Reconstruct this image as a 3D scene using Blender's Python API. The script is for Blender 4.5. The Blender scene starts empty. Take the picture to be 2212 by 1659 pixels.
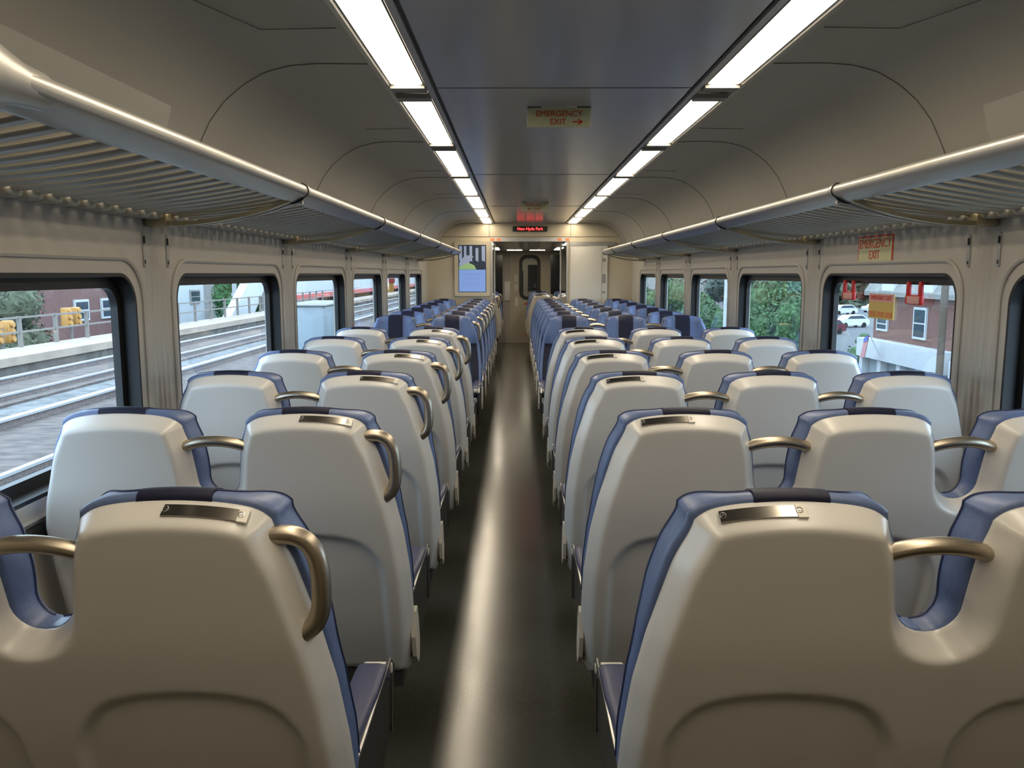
import bpy, math, random
import numpy as np
from mathutils import Vector, Matrix
from mathutils.geometry import tessellate_polygon

random.seed(7); rng = np.random.default_rng(7)
S = bpy.context.scene
C = bpy.context.scene.collection

# ------------------------------------------------------------------ camera, world, exposure
H = 1.52                                   # eye height over the aisle floor
F = 1770.0
cd = bpy.data.cameras.new('camera'); cd.sensor_width = 36; cd.lens = F / 2212 * 36
cd.clip_start = .02; cd.clip_end = 600
cam = bpy.data.objects.new('camera', cd); C.objects.link(cam)
cam.location = (0, 0, H)
cam.rotation_euler = (math.radians(90) - math.atan(238 / F), 0, math.atan(11 / F))
S.camera = cam
S.view_settings.view_transform = 'Standard'
S.view_settings.look = 'None'
S.view_settings.gamma = 1
S.view_settings.use_curve_mapping = False
S.view_settings.exposure = 0.5
S.cycles.use_denoising = True
S.cycles.max_bounces = 8
S.cycles.diffuse_bounces = 5
S.cycles.use_adaptive_sampling = True
S.cycles.adaptive_threshold = .045
S.cycles.transparent_max_bounces = 16
S.cycles.sample_clamp_indirect = 6
W = bpy.data.worlds.new('sky'); S.world = W; W.use_nodes = True
bg = W.node_tree.nodes['Background']
bg.inputs[0].default_value = (.60, .79, 1.0, 1); bg.inputs[1].default_value = 3.9
LAMP = 12.5

# ------------------------------------------------------------------ materials
MATS = {}
def mat(name, col, rough=.5, metal=0, noise=0, nscale=20, bump=0, emit=None, estr=0, spec=.5, stretch=None, coat=0):
    m = bpy.data.materials.new(name); m.use_nodes = True
    nt = m.node_tree; b = nt.nodes['Principled BSDF']
    b.inputs['Base Color'].default_value = (*col, 1)
    b.inputs['Roughness'].default_value = rough
    b.inputs['Metallic'].default_value = metal
    b.inputs['Specular IOR Level'].default_value = spec
    if coat:
        b.inputs['Coat Weight'].default_value = coat; b.inputs['Coat Roughness'].default_value = .12
    if emit:
        b.inputs['Emission Color'].default_value = (*emit, 1); b.inputs['Emission Strength'].default_value = estr
    if noise or bump:
        tc = nt.nodes.new('ShaderNodeTexCoord'); mp = nt.nodes.new('ShaderNodeMapping')
        if stretch: mp.inputs['Scale'].default_value = stretch
        nz = nt.nodes.new('ShaderNodeTexNoise'); nz.inputs['Scale'].default_value = nscale
        nz.inputs['Detail'].default_value = 5
        nt.links.new(tc.outputs['Object'], mp.inputs[0]); nt.links.new(mp.outputs[0], nz.inputs['Vector'])
        if noise:
            r = nt.nodes.new('ShaderNodeValToRGB')
            r.color_ramp.elements[0].position = .3; r.color_ramp.elements[1].position = .7
            r.color_ramp.elements[0].color = (*[max(0, c * (1 - noise)) for c in col], 1)
            r.color_ramp.elements[1].color = (*[min(1, c * (1 + noise)) for c in col], 1)
            nt.links.new(nz.outputs['Fac'], r.inputs[0]); nt.links.new(r.outputs[0], b.inputs['Base Color'])
        if bump:
            bp = nt.nodes.new('ShaderNodeBump'); bp.inputs['Strength'].default_value = bump; bp.inputs['Distance'].default_value = .01
            nt.links.new(nz.outputs['Fac'], bp.inputs['Height']); nt.links.new(bp.outputs[0], b.inputs['Normal'])
    MATS[name] = m
    return m
def brickmat(name, c1, c2, mortar, scale, w=.5, h=.25):
    m = mat(name, c1, .9); nt = m.node_tree; b = nt.nodes['Principled BSDF']
    tc = nt.nodes.new('ShaderNodeTexCoord'); mp = nt.nodes.new('ShaderNodeMapping')
    mp.inputs['Rotation'].default_value = (math.pi / 2, 0, math.pi / 2)
    br = nt.nodes.new('ShaderNodeTexBrick')
    br.inputs['Color1'].default_value = (*c1, 1); br.inputs['Color2'].default_value = (*c2, 1); br.inputs['Mortar'].default_value = (*mortar, 1)
    br.inputs['Scale'].default_value = scale
    mp.vector_type = 'TEXTURE'
    nt.links.new(tc.outputs['Object'], mp.inputs[0]); nt.links.new(mp.outputs[0], br.inputs['Vector']); nt.links.new(br.outputs['Color'], b.inputs['Base Color'])
    return m
def floormat():
    m = mat('floor_vinyl', (.05, .046, .03), .3, spec=.5)
    nt = m.node_tree; b = nt.nodes['Principled BSDF']
    tc = nt.nodes.new('ShaderNodeTexCoord')
    v = nt.nodes.new('ShaderNodeTexVoronoi'); v.inputs['Scale'].default_value = 260
    r = nt.nodes.new('ShaderNodeValToRGB')
    r.color_ramp.elements[0].position = .1; r.color_ramp.elements[0].color = (.055, .056, .042, 1)
    r.color_ramp.elements[1].position = .45; r.color_ramp.elements[1].color = (.036, .037, .028, 1)
    n = nt.nodes.new('ShaderNodeTexNoise'); n.inputs['Scale'].default_value = 3; n.inputs['Detail'].default_value = 2
    mr = nt.nodes.new('ShaderNodeMapRange'); mr.inputs['To Min'].default_value = .17; mr.inputs['To Max'].default_value = .22
    nt.links.new(tc.outputs['Object'], v.inputs['Vector']); nt.links.new(tc.outputs['Object'], n.inputs['Vector'])
    nt.links.new(v.outputs['Distance'], r.inputs[0]); nt.links.new(r.outputs[0], b.inputs['Base Color'])
    nt.links.new(n.outputs['Fac'], mr.inputs[0]); nt.links.new(mr.outputs[0], b.inputs['Roughness'])
    return m
def glassmat():
    m = bpy.data.materials.new('window_glass'); m.use_nodes = True; nt = m.node_tree
    nt.nodes.remove(nt.nodes['Principled BSDF'])
    t = nt.nodes.new('ShaderNodeBsdfTransparent'); t.inputs[0].default_value = (.86, .90, .90, 1)
    g = nt.nodes.new('ShaderNodeBsdfGlossy'); g.inputs['Roughness'].default_value = .02
    lw = nt.nodes.new('ShaderNodeLayerWeight'); lw.inputs[0].default_value = .5
    pw = nt.nodes.new('ShaderNodeMath'); pw.operation = 'POWER'; pw.inputs[1].default_value = 5
    fr = nt.nodes.new('ShaderNodeMath'); fr.operation = 'MULTIPLY_ADD'; fr.inputs[1].default_value = .8; fr.inputs[2].default_value = .05
    nt.links.new(lw.outputs['Facing'], pw.inputs[0]); nt.links.new(pw.outputs[0], fr.inputs[0])
    mx = nt.nodes.new('ShaderNodeMixShader')
    nt.links.new(fr.outputs[0], mx.inputs[0]); nt.links.new(t.outputs[0], mx.inputs[1]); nt.links.new(g.outputs[0], mx.inputs[2])
    nt.links.new(mx.outputs[0], nt.nodes['Material Output'].inputs[0])
    return m
M_shell = mat('shell_plastic', (.61, .60, .57), .3, noise=.015, nscale=9, bump=.04)
M_blue = mat('blue_vinyl', (.105, .155, .31), .42, noise=.08, nscale=60, bump=.08)
M_navy = mat('navy_vinyl', (.012, .014, .036), .5, spec=.25, noise=.1, nscale=60, bump=.08)
M_arm = mat('armrest_pad', (.055, .06, .115), .45, bump=.05, nscale=80)
M_pipe = mat('piping', (.02, .03, .09), .5)
M_bronze = mat('brushed_metal', (.50, .44, .35), .36, 1, noise=.06, nscale=40, stretch=(1, 1, 12))
M_steel = mat('stainless_steel', (.50, .50, .49), .3, 1, noise=.05, nscale=30)
M_clip = mat('clip_metal', (.30, .28, .25), .18, 1)
M_dark = mat('dark_metal', (.045, .045, .042), .5, .3, noise=.1)
M_white = mat('white_bracket', (.62, .60, .53), .35)
M_wall = mat('wall_laminate', (.49, .465, .415), .5, noise=.02, nscale=4)
M_cover = mat('pillar_aluminium', (.50, .47, .41), .4, .2, noise=.02, nscale=2)
M_cove = mat('cove_panel', (.34, .33, .29), .36, noise=.02, nscale=2)
M_ceil = mat('ceiling_panel', (.46, .44, .415), .2, noise=.02, nscale=2)
M_lframe = mat('light_frame_grey', (.30, .29, .26), .6)
M_trim = mat('light_trim', (.42, .41, .38), .3, .3)
M_black = mat('black_rubber', (.008, .008, .008), .4)
M_seam = mat('seam', (.12, .115, .10), .7)
M_rack = mat('rack_aluminium', (.40, .395, .37), .33, .6, noise=.03, nscale=8)
M_slat = mat('rack_slat', (.36, .34, .285), .4, .3)
M_olive = mat('rack_bracket', (.40, .35, .22), .35, .6)
M_floor = floormat()
M_glass = glassmat()
M_lamp = mat('lamp_diffuser', (.9, .88, .8), .5, emit=(1.0, .85, .64), estr=LAMP)
M_lamp2 = mat('vestibule_lamp', (.9, .88, .8), .5, emit=(1.0, .86, .66), estr=LAMP * 1.5)
M_led = mat('led_red', (.2, 0, 0), .5, emit=(1, .03, .03), estr=5)
M_red = mat('sign_red', (.62, .06, .03), .5)
M_lime = mat('sign_pale_yellow', (.60, .60, .36), .5)
M_yel = mat('placard_yellow', (.62, .45, .12), .5)
M_hred = mat('handle_red', (.55, .02, .02), .35)
M_pink = mat('sticker_pink', (.70, .36, .32), .5)
M_paper = mat('paper_white', (.7, .7, .66), .6)
M_bulk = mat('bulkhead_laminate', (.52, .46, .34), .42, noise=.02, nscale=5)
M_cab = mat('cabinet_white', (.56, .55, .50), .42)
M_dpan = mat('dark_panel', (.02, .024, .032), .15)
M_door = mat('end_door_steel', (.48, .43, .33), .4, .15, noise=.04)
M_end = mat('end_wall_grey', (.38, .36, .31), .4, .2)
M_sblue = mat('screen_blue', (.1, .15, .3), .3, emit=(.20, .34, .72), estr=.5)
M_stext = mat('screen_text', (.1, .1, .2), .4, emit=(.10, .15, .36), estr=1.0)
M_sdark = mat('screen_dark', (.01, .01, .015), .2, emit=(.012, .02, .03), estr=1)
M_slight = mat('screen_light', (.2, .2, .2), .3, emit=(.15, .21, .33), estr=.7)
M_sgreen = mat('screen_green', (.2, .3, .1), .3, emit=(.15, .25, .13), estr=.7)

# ------------------------------------------------------------------ mesh helpers
class MB:
    def __init__(s): s.v = []; s.f = []
    def add(s, vs, fs):
        o = len(s.v); s.v += [tuple(map(float, p)) for p in vs]; s.f += [tuple(i + o for i in f) for f in fs]; return s
    def box(s, x0, x1, y0, y1, z0, z1, M=None):
        vs = [(x, y, z) for x in (x0, x1) for y in (y0, y1) for z in (z0, z1)]
        if M is not None: vs = [tuple(M @ Vector(p)) for p in vs]
        return s.add(vs, [(0, 1, 3, 2), (4, 6, 7, 5), (0, 4, 5, 1), (2, 3, 7, 6), (0, 2, 6, 4), (1, 5, 7, 3)])
    def rbox(s, x0, x1, y0, y1, z0, z1, r, n=3, M=None):
        """box with rounded edges"""
        c = np.array([(x0 + x1) / 2, (y0 + y1) / 2, (z0 + z1) / 2]); h = np.array([x1 - x0, y1 - y0, z1 - z0]) / 2
        r = min(r, *(h * .999))
        def ax(hh):
            a = [-math.cos(math.pi / 2 * i / n) for i in range(n + 1)]
            lo = [-hh + r + r * q for q in a]
            return lo + [-q for q in reversed(lo)]
        A = [ax(q) for q in h]
        for d in range(3):
            u, w = (d + 1) % 3, (d + 2) % 3
            for sg in (-1, 1):
                P = []
                for a in A[u]:
                    for b in A[w]:
                        p = np.zeros(3); p[d] = sg * h[d]; p[u] = a; p[w] = b
                        core = np.clip(p, -(h - r), h - r); q = p - core
                        # project onto rounded surface
                        l = np.linalg.norm(q); p = core + q / l * r if l > 1e-9 else p
                        p = p + c
                        P.append(tuple(M @ Vector(p)) if M is not None else tuple(p))
                na, nb = len(A[u]), len(A[w])
                fs = [(i * nb + j, (i + 1) * nb + j, (i + 1) * nb + j + 1, i * nb + j + 1) for i in range(na - 1) for j in range(nb - 1)]
                if sg < 0: fs = [tuple(reversed(f)) for f in fs]
                s.add(P, fs)
        return s
    def tube(s, pts, r, n=12, caps=True, flat=1.0):
        pts = [Vector(p) for p in pts]; R = r if hasattr(r, '__len__') else [r] * len(pts)
        t0 = (pts[1] - pts[0]).normalized()
        up = Vector((0, 0, 1)) if abs(t0.z) < .9 else Vector((0, 1, 0))
        nrm = t0.cross(up).normalized(); vs = []
        for i, p in enumerate(pts):
            t = (pts[min(i + 1, len(pts) - 1)] - pts[max(i - 1, 0)]).normalized()
            nrm = (nrm - t * nrm.dot(t)).normalized(); b = t.cross(nrm)
            for k in range(n):
                a = 2 * math.pi * k / n
                vs.append(tuple(p + nrm * math.cos(a) * R[i] + b * math.sin(a) * R[i] * flat))
        fs = [(i * n + k, i * n + (k + 1) % n, (i + 1) * n + (k + 1) % n, (i + 1) * n + k) for i in range(len(pts) - 1) for k in range(n)]
        if caps: fs += [tuple(reversed(range(n))), tuple((len(pts) - 1) * n + k for k in range(n))]
        return s.add(vs, fs)
    def prism(s, prof, y0, y1, ys=None, M=None, closed=True):
        """profile of (x,z) swept along y"""
        n = len(prof); ys = ys or [y0, y1]
        vs = [(x, y, z) for y in ys for x, z in prof]
        if M is not None: vs = [tuple(M @ Vector(p)) for p in vs]
        m = n if closed else n - 1
        fs = [(j * n + i, j * n + (i + 1) % n, (j + 1) * n + (i + 1) % n, (j + 1) * n + i) for j in range(len(ys) - 1) for i in range(m)]
        if closed: fs += [tuple(reversed(range(n))), tuple((len(ys) - 1) * n + i for i in range(n))]
        return s.add(vs, fs)
    def build(s, name, m, parent=None, smooth=40, loc=None, recalc=True):
        me = bpy.data.meshes.new(name); me.from_pydata(s.v, [], s.f)
        me.materials.append(m)
        if recalc:
            import bmesh
            bm = bmesh.new(); bm.from_mesh(me); bmesh.ops.remove_doubles(bm, verts=bm.verts, dist=1e-5)
            bmesh.ops.recalc_face_normals(bm, faces=bm.faces); bm.to_mesh(me); bm.free()
        if smooth:
            me.polygons.foreach_set('use_smooth', [True] * len(me.polygons)); me.set_sharp_from_angle(angle=math.radians(smooth))
        me.update()
        o = bpy.data.objects.new(name, me); C.objects.link(o)
        if parent: o.parent = parent
        if loc: o.location = loc
        return o
def tag(o, label=None, cat=None, group=None, kind=None):
    if label: o['label'] = label
    if cat: o['category'] = cat
    if group: o['group'] = group
    if kind: o['kind'] = kind
    return o
def thing(name, label, cat, loc=(0, 0, 0), rz=0, group=None):
    o = bpy.data.objects.new(name, None); o.empty_display_size = .1; C.objects.link(o)
    o.location = loc; o.rotation_euler = (0, 0, rz)
    return tag(o, label, cat, group)
def copy_tree(o, parent=None):
    c = o.copy(); C.objects.link(c)
    if parent: c.parent = parent
    for ch in list(o.children): copy_tree(ch, c)
    return c
def text(name, body, size, m, parent, loc, rot, ext=.001, align='CENTER', sx=1.0):
    cu = bpy.data.curves.new(name, 'FONT'); cu.body = body; cu.size = size; cu.extrude = ext
    cu.align_x = align; cu.align_y = 'CENTER'; cu.materials.append(m); cu.resolution_u = 3
    o = bpy.data.objects.new(name, cu); C.objects.link(o); o.location = loc; o.rotation_euler = rot; o.scale = (sx, 1, 1)
    dg = bpy.context.evaluated_depsgraph_get(); dg.update()
    me = bpy.data.meshes.new_from_object(o.evaluated_get(dg)); bpy.data.objects.remove(o)
    o = bpy.data.objects.new(name, me); C.objects.link(o); o.location = loc; o.rotation_euler = rot; o.scale = (sx, 1, 1)
    if parent: o.parent = parent
    return o
def rrect(y0, y1, z0, z1, r, n=8):
    P = []
    for cy, cz, a0 in ((y1 - r, z1 - r, 0), (y0 + r, z1 - r, 90), (y0 + r, z0 + r, 180), (y1 - r, z0 + r, 270)):
        for k in range(n + 1):
            a = math.radians(a0 + 90 * k / n); P.append((cy + r * math.cos(a), cz + r * math.sin(a)))
    return P
def sstep(a, b, x): 
    t = np.clip((x - a) / (b - a), 0, 1); return t * t * (3 - 2 * t)

# ------------------------------------------------------------------ car body numbers
XL, XR = -1.325, 1.70; XC = (XL + XR) / 2
ZC = H + .74                                # ceiling
Y0, YB = -1.6, 12.2                         # rear end, bulkhead
WZ0, WZ1 = .90, H + .003                    # windows
PIT = 1.735; WY0 = 1.46; WLEN = 1.40

# ------------------------------------------------------------------ setting: floor, walls, windows
b = MB().box(XL - .1, XR + .1, Y0, 19.0, -.08, 0); tag(b.build('floor', M_floor), kind='structure')
wins = [(WY0 + PIT * k, WY0 + PIT * k + WLEN) for k in range(0, 6)]
wins[-1] = (wins[-1][0], 11.42)
def wall(name, X, sgn):
    outer = [(Y0, 0), (YB, 0), (YB, 1.80), (Y0, 1.80)]
    loops = [outer] + [rrect(a, c, WZ0, WZ1, .11) for a, c in wins]
    tris = tessellate_polygon([[Vector((p[0], p[1], 0)) for p in l] for l in loops])
    flat = [p for l in loops for p in l]
    mb = MB()
    for xo in (0, .09):
        mb.add([(X + sgn * xo, p[0], p[1]) for p in flat], [tuple(t) for t in tris])
    for l in loops:
        n = len(l)
        mb.add([(X + sgn * xo, p[0], p[1]) for xo in (0, .09) for p in l], [(i, (i + 1) % n, n + (i + 1) % n, n + i) for i in range(n)])
    w = mb.build(name, M_wall, smooth=30); tag(w, kind='structure')
    # raised bead round each window, kept as part of the wall
    for a, c in wins:
        bead = MB(); P = [Vector((X - sgn * .002, p[0], p[1])) for p in rrect(a - .045, c + .045, WZ0 - .05, WZ1 + .05, .15, 10)]
        bead.tube(P + [P[0], P[1]], .009, 6, caps=False)
        bead.build('window_bead', M_wall, w)
    # pillar covers with shallow flutes
    for k in range(0, 5):
        c = wins[k][1] + (PIT - WLEN) / 2 if k < 5 else 0
        prof = [(-.085, 0), (-.08, .006), (-.05, .007), (-.046, .002), (-.032, .002), (-.028, .008), (-.012, .008), (-.008, .003), (.004, .003), (.008, .008), (.03, .008), (.034, .002), (.048, .002), (.052, .007), (.08, .006), (.085, 0)]
        pc = MB(); vs = []; zs = [.0, 1.38, 1.72]
        for z in zs:
            for (q, d) in prof: vs.append((X - sgn * d * (.65 if z < 1.5 else .3), c + q, z))
        n = len(prof)
        pc.add(vs, [(j * n + i, j * n + i + 1, (j + 1) * n + i + 1, (j + 1) * n + i) for j in range(2) for i in range(n - 1)])
        pc.build('pillar_cover', M_cover, w)
    return w
wl = wall('wall_left', XL, -1); wr = wall('wall_right', XR, 1)
wn = 0
for X, sgn in ((XL, -1), (XR, 1)):
    for a, c in wins:
        wn += 1
        w = thing(f'window_{wn}', None, None, (X, (a + c) / 2, (WZ0 + WZ1) / 2)); w['kind'] = 'structure'
        hy, hz = (c - a) / 2, (WZ1 - WZ0) / 2; g = MB()
        rings = [(0.0, 0.0, .11), (0, .012, .10), (.045, .016, .10), (.045, .05, .07), (.07, .05, .07), (.07, .0, .11)]
        n = None; vs = []
        for xo, ins, r in rings:
            P = rrect(-hy + ins, hy - ins, -hz + ins, hz - ins, r); n = len(P)
            vs += [(sgn * xo, p[0], p[1]) for p in P]
        g.add(vs, [(j * n + i, j * n + (i + 1) % n, ((j + 1) % 6) * n + (i + 1) % n, ((j + 1) % 6) * n + i) for j in range(5) for i in range(n)])
        g.build('window_gasket', M_black, w)
        gl = MB(); P = rrect(-hy + .045, hy - .045, -hz + .045, hz - .045, .075)
        gl.add([(sgn * .055, p[0], p[1]) for p in P] , [tuple(range(len(P)))])
        gl.build('window_glass', M_glass, w, smooth=0)

# lower wall ledge (heater cover) along both sides
tn = 0
def trim(mb, m, smooth=40):
    global tn
    tn += 1; return tag(mb.build(f'trim_{tn}', m, smooth=smooth), kind='structure')
for X, sgn in ((XL, 1), (XR, -1)):
    trim(MB().prism([(X, .0), (X + sgn * .045, .0), (X + sgn * .045, .22), (X + sgn * .03, .25), (X, .25)], Y0, YB - .02), M_dark)
    trim(MB().prism([(X, .80), (X + sgn * .018, .80), (X + sgn * .018, .825), (X + sgn * .012, .835), (X, .835)], Y0, YB - .02), M_dark)

# coat hook plates at the pillars
hk0 = None; names = ['nearest', 'second', 'third', 'fourth', 'fifth', 'sixth', 'seventh', 'eighth']
def make_hook():
    t = thing('coat_hook', 'x', 'coat hook')
    P = rrect(-.011, .011, -.062, .062, .0109, 6); n = len(P)
    pl = MB().add([(x, p[0], p[1]) for x in (0, .004) for p in P], [(i, (i + 1) % n, n + (i + 1) % n, n + i) for i in range(n)] + [tuple(range(n)), tuple(range(n, 2 * n))])
    pl.build('back_plate', M_steel, t)
    h = MB().rbox(.004, .007, -.0045, .0045, .022, .048, .003, 2)
    MB().rbox(.004, .0055, -.003, .003, -.05, -.036, .001, 1).build('slot', M_black, t)
    h.build('hook', M_black, t)
    return t
for side, X, rz in (('left', XL, 0), ('right', XR, math.pi)):
    q = 0
    for k in range(1, 7):
        for y, lr in ((wins[k - 1][1] + .075 if k < 6 else None, 'far'), (wins[k - 1][0] - .065, 'near')):
            if y is None: continue
            if hk0 is None: hk0 = make_hook(); o = hk0
            else: o = copy_tree(hk0)
            o.location = (X, y, H + .085); o.rotation_euler = (0, 0, rz)
            tag(o, f'slim coat hook plate on {side} wall above {lr} end of {names[k - 1]} window', 'coat hook', 'coat hook plates between the windows')

# ------------------------------------------------------------------ ceiling
cv = MB()
def cx(u): return XC + u
prof_r = [(.71, .74), (.90, .742), (1.0, .735), (1.09, .712), (1.17, .668), (1.24, .61), (1.295, .54), (1.335, .46), (1.37, .38), (1.42, .30), (1.47, .255), (1.5125, .235)]
for sg in (-1, 1):
    n = len(prof_r)
    P = [(cx(sg * u), H + h) for u, h in prof_r]; P2 = [(cx(sg * (u + .04)), H + h + .06) for u, h in reversed(prof_r)]
    cv = MB().prism(P + P2, Y0, YB); tag(cv.build('ceiling_cove', M_cove, smooth=60), kind='structure')
cp = MB().box(cx(-.51), cx(.51), Y0, YB, ZC, ZC + .05)
ceil = tag(cp.build('ceiling', M_ceil, smooth=0), kind='structure')
cs = MB()
for y in (.52, 3.42, 6.32, 9.22): cs.box(cx(-.51), cx(.51), y - .003, y + .003, ZC - .0015, ZC + .001)
cs.build('panel_seam', M_seam, ceil, smooth=0)
# seams of the cove hatches
def cove_pt(sg, u, off=.0015):
    us = [p[0] for p in prof_r]; hs = [p[1] for p in prof_r]
    return (cx(sg * (u - off * .5)), H + float(np.interp(u, us, hs)) - off)
for sg in (-1, 1):
    sm = MB()
    for k in range(0, 6):
        y = 3.035 + PIT * (k)
        us = np.linspace(.72, 1.40, 26)
        pts = []
        for u in us:
            x, z = cove_pt(sg, u); pts.append((x, y, z))
        sm.tube(pts, .0014, 4)
        if k < 4:
            yh = y - .43; pts = [(cove_pt(sg, .74)[0], yh, ZC - .001), (cove_pt(sg, .97)[0], yh, cove_pt(sg, .97)[1]), (cove_pt(sg, 1.09)[0], yh - .5, cove_pt(sg, 1.09)[1])]
            sm.tube(pts[:2], .0012, 4); 
            if k == 0: sm.tube(pts[1:], .0012, 4)
    trim(sm, M_seam)
    # proud sloping hatch panel over the nearest rack
    P = [(cx(sg * u), H + h) for u, h in ((1.298, .535), (1.302, .543), (1.335, .47), (1.37, .39), (1.42, .31), (1.50, .26), (1.495, .24), (1.405, .28), (1.355, .375), (1.320, .45))]
    trim(MB().prism(P, -.6, 2.72), M_cove)
# light channel: groove, rail, trim on both sides
for sg in (-1, 1):
    trim(MB().box(*sorted((cx(sg * .51), cx(sg * .526))), Y0, YB, ZC + .012, ZC + .05), M_black, 0)
    trim(MB().prism([(cx(sg * .526), ZC + .04), (cx(sg * .526), ZC - .004), (cx(sg * .55), ZC - .004), (cx(sg * .556), ZC + .002), (cx(sg * .556), ZC + .04)], Y0, YB), M_trim)
    trim(MB().prism([(cx(sg * .712), ZC + .04), (cx(sg * .712), ZC - .006), (cx(sg * .695), ZC - .006), (cx(sg * .688), ZC + .002), (cx(sg * .688), ZC + .04)], Y0, YB), M_trim)
    trim(MB().box(*sorted((cx(sg * .55), cx(sg * .69))), Y0, YB, ZC + .012, ZC + .05), M_trim, 0)

Ls = [(-1.95, -.75), (-.55, .62), (.82, 2.02), (2.18, 3.36), (3.63, 4.84), (5.05, 6.33), (6.47, 7.83), (7.97, 9.36), (9.52, 10.82), (10.98, 12.12)]
L_D = [(2.06, 3.36), (3.62, 4.83), (5.04, 6.32), (6.47, 7.83), (7.97, 9.35), (9.50, 10.80), (10.96, 12.16)]
Ls = [(-.30, .42), (.62, 1.88)] + L_D  # first pair is unseen, added and shortened to tune light on nearest seat backs
for sg, side in ((-1, 'left'), (1, 'right')):
    for i, (a, c) in enumerate(Ls):
        t = thing('ceiling_light', f'glowing warm ceiling light panel, {names[max(0, i - 2)]} of the {side} strip', 'ceiling light', (cx(sg * .622), (a + c) / 2, ZC), 0, 'recessed lights in two ceiling strips')
        if i < 2: t['label'] = f'ceiling light panel of the {side} strip {"added as fill light just behind" if i == 0 else "just above"} the viewer'
        h = (c - a) / 2
        fr = MB(); outer = rrect(-.066, .066, -h - .02, h + .02, .012, 3); inner = rrect(-.062, .062, -h, h, .02, 3); n = len(outer)
        fr.add([(p[0], p[1], .0) for p in outer] + [(p[0], p[1], -.001) for p in inner] + [(p[0], p[1], .01) for p in inner] + [(p[0], p[1], .01) for p in outer],
               [(j * n + i2, j * n + (i2 + 1) % n, (j + 1) * n + (i2 + 1) % n, (j + 1) * n + i2) for j in range(3) for i2 in range(n)])
        fr.box(-.068, .068, -h - .075, -h - .001, -.014, .004); fr.box(-.068, .068, h + .001, h + .075, -.014, .004)
        fr.build('light_frame', M_lframe, t)
        df = MB(); df.add([(p[0], p[1], .001) for p in inner] , [tuple(range(n))])
        df.build('diffuser', M_lamp, t, smooth=0)
        t2 = MB()
# hanging signs
def hang_sign(y, arrow_right, label):
    t = thing('hanging_sign', label, 'sign', (XC, y, ZC), 0, None)
    MB().rbox(-.142, .142, -.004, .004, -.088, -.002, .003).build('sign_plate', M_lime, t)
    br = MB(); br.box(-.142, -.08, -.006, .006, -.004, 0); br.box(.08, .142, -.006, .006, -.004, 0); br.build('mounting_strip', M_dark, t)
    r = (math.pi / 2, 0, 0)
    text('lettering', 'EMERGENCY', .036, M_red, t, (0, -.0055, -.031), r, sx=1.02)
    if arrow_right:
        text('lettering', 'EXIT', .036, M_red, t, (-.005, -.0055, -.066), r)
        a = MB().box(.06, .10, -.0065, -.0045, -.068, -.063); a.add([(.088, -.0065, -.052), (.108, -.0065, -.0655), (.088, -.0065, -.079), (.084, -.0065, -.075), (.097, -.0065, -.0655), (.084, -.0065, -.056)], [(0, 1, 4, 5), (1, 2, 3, 4)])
    else:
        text('lettering', 'EXIT', .036, M_red, t, (.03, -.0055, -.066), r)
        a = MB().box(-.075, -.035, -.0065, -.0045, -.068, -.063); a.add([(-.063, -.0065, -.052), (-.083, -.0065, -.0655), (-.063, -.0065, -.079), (-.059, -.0065, -.075), (-.072, -.0065, -.0655), (-.059, -.0065, -.056)], [(0, 1, 4, 5), (1, 2, 3, 4)])
    a.build('arrow', M_red, t, smooth=0, recalc=False)
hang_sign(3.80, True, 'pale yellow emergency exit sign with arrow hanging from ceiling, the nearer and larger one')
hang_sign(8.75, False, 'small distant emergency exit sign with left arrow hanging from ceiling')

# ------------------------------------------------------------------ seats
PROFZ = np.array([.30, .33, .5, .7, .9, 1.122, 1.20]); PROFY = np.array([.14, .128, .062, .0, -.045, -.072, -.08])
_z = np.linspace(.28, 1.22, 500)
def smooth_tab(zs, vs, k):
    a = np.interp(_z, zs, vs); p = np.pad(a, k, mode='edge'); ker = np.hanning(2 * k + 1); ker /= ker.sum()
    return np.convolve(p, ker, 'valid')
YBt = smooth_tab(PROFZ, PROFY, 45)
def yb(z): return np.interp(z, _z, YBt)
OUT = smooth_tab([.30, .34, .38, .45, .6, .7, .82, .915, 1.0, 1.09, 1.152, 1.2], [.225, .238, .253, .263, .265, .262, .249, .230, .205, .178, .158, .15], 14)
WIN = np.minimum(OUT, .245)
def INN(z):
    up = np.interp(z, [.97, 1.09, 1.152, 1.2], [.187, .172, .158, .15])
    u = .245 - .058 * np.sqrt(np.clip(1 - ((.97 - z) / .055) ** 2, 0, 1))
    return np.where(z >= .97, up, np.where(z < .9152, .245, u))
def half(kind, z):
    z = np.asarray(z, float)
    return np.interp(z, _z, OUT) if kind == 'a' else np.interp(z, _z, WIN) if kind == 'w' else INN(z)
ZT = 1.152
def zmap(u, t, top=ZT):
    s = sstep(top - .12, top, t)
    return t - s * (.017 * u ** 2 + .016 * np.abs(u) ** 9)
def seat_kinds(n, a):
    """left/right edge kinds of each seat, aisle on side a"""
    K = []
    for i in range(n):
        l = 'i' if i > 0 else ('a' if a < 0 else 'w'); r = 'i' if i < n - 1 else ('a' if a > 0 else 'w')
        K.append((l, r, (i - (n - 1) / 2) * .49))
    return K
def tgrid(z0, top):
    t = [z0, z0 + .006, z0 + .014, z0 + .024, z0 + .036, z0 + .05]
    t += list(np.linspace(z0 + .07, .88, 56)) + [.884, .888, .892, .896, .90, .905, .910, .9151, .917, .920, .925, .931, .938, .946, .957, .97]
    t += list(np.linspace(.985, top - .045, 10)) + list(top - np.array([.038, .032, .028, .024, .020, .014, .008, .003, 0]))
    return np.array(sorted(set(t)))
_c = 1 - np.array([0, .03, .06, .09, .12, .15, .18, .21, .24, .27, .30, .33, .37, .41, .45, .50, .56, .62, .70, .80, .90])
UU = np.concatenate([-_c, [0.0], _c[::-1]])
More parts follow.
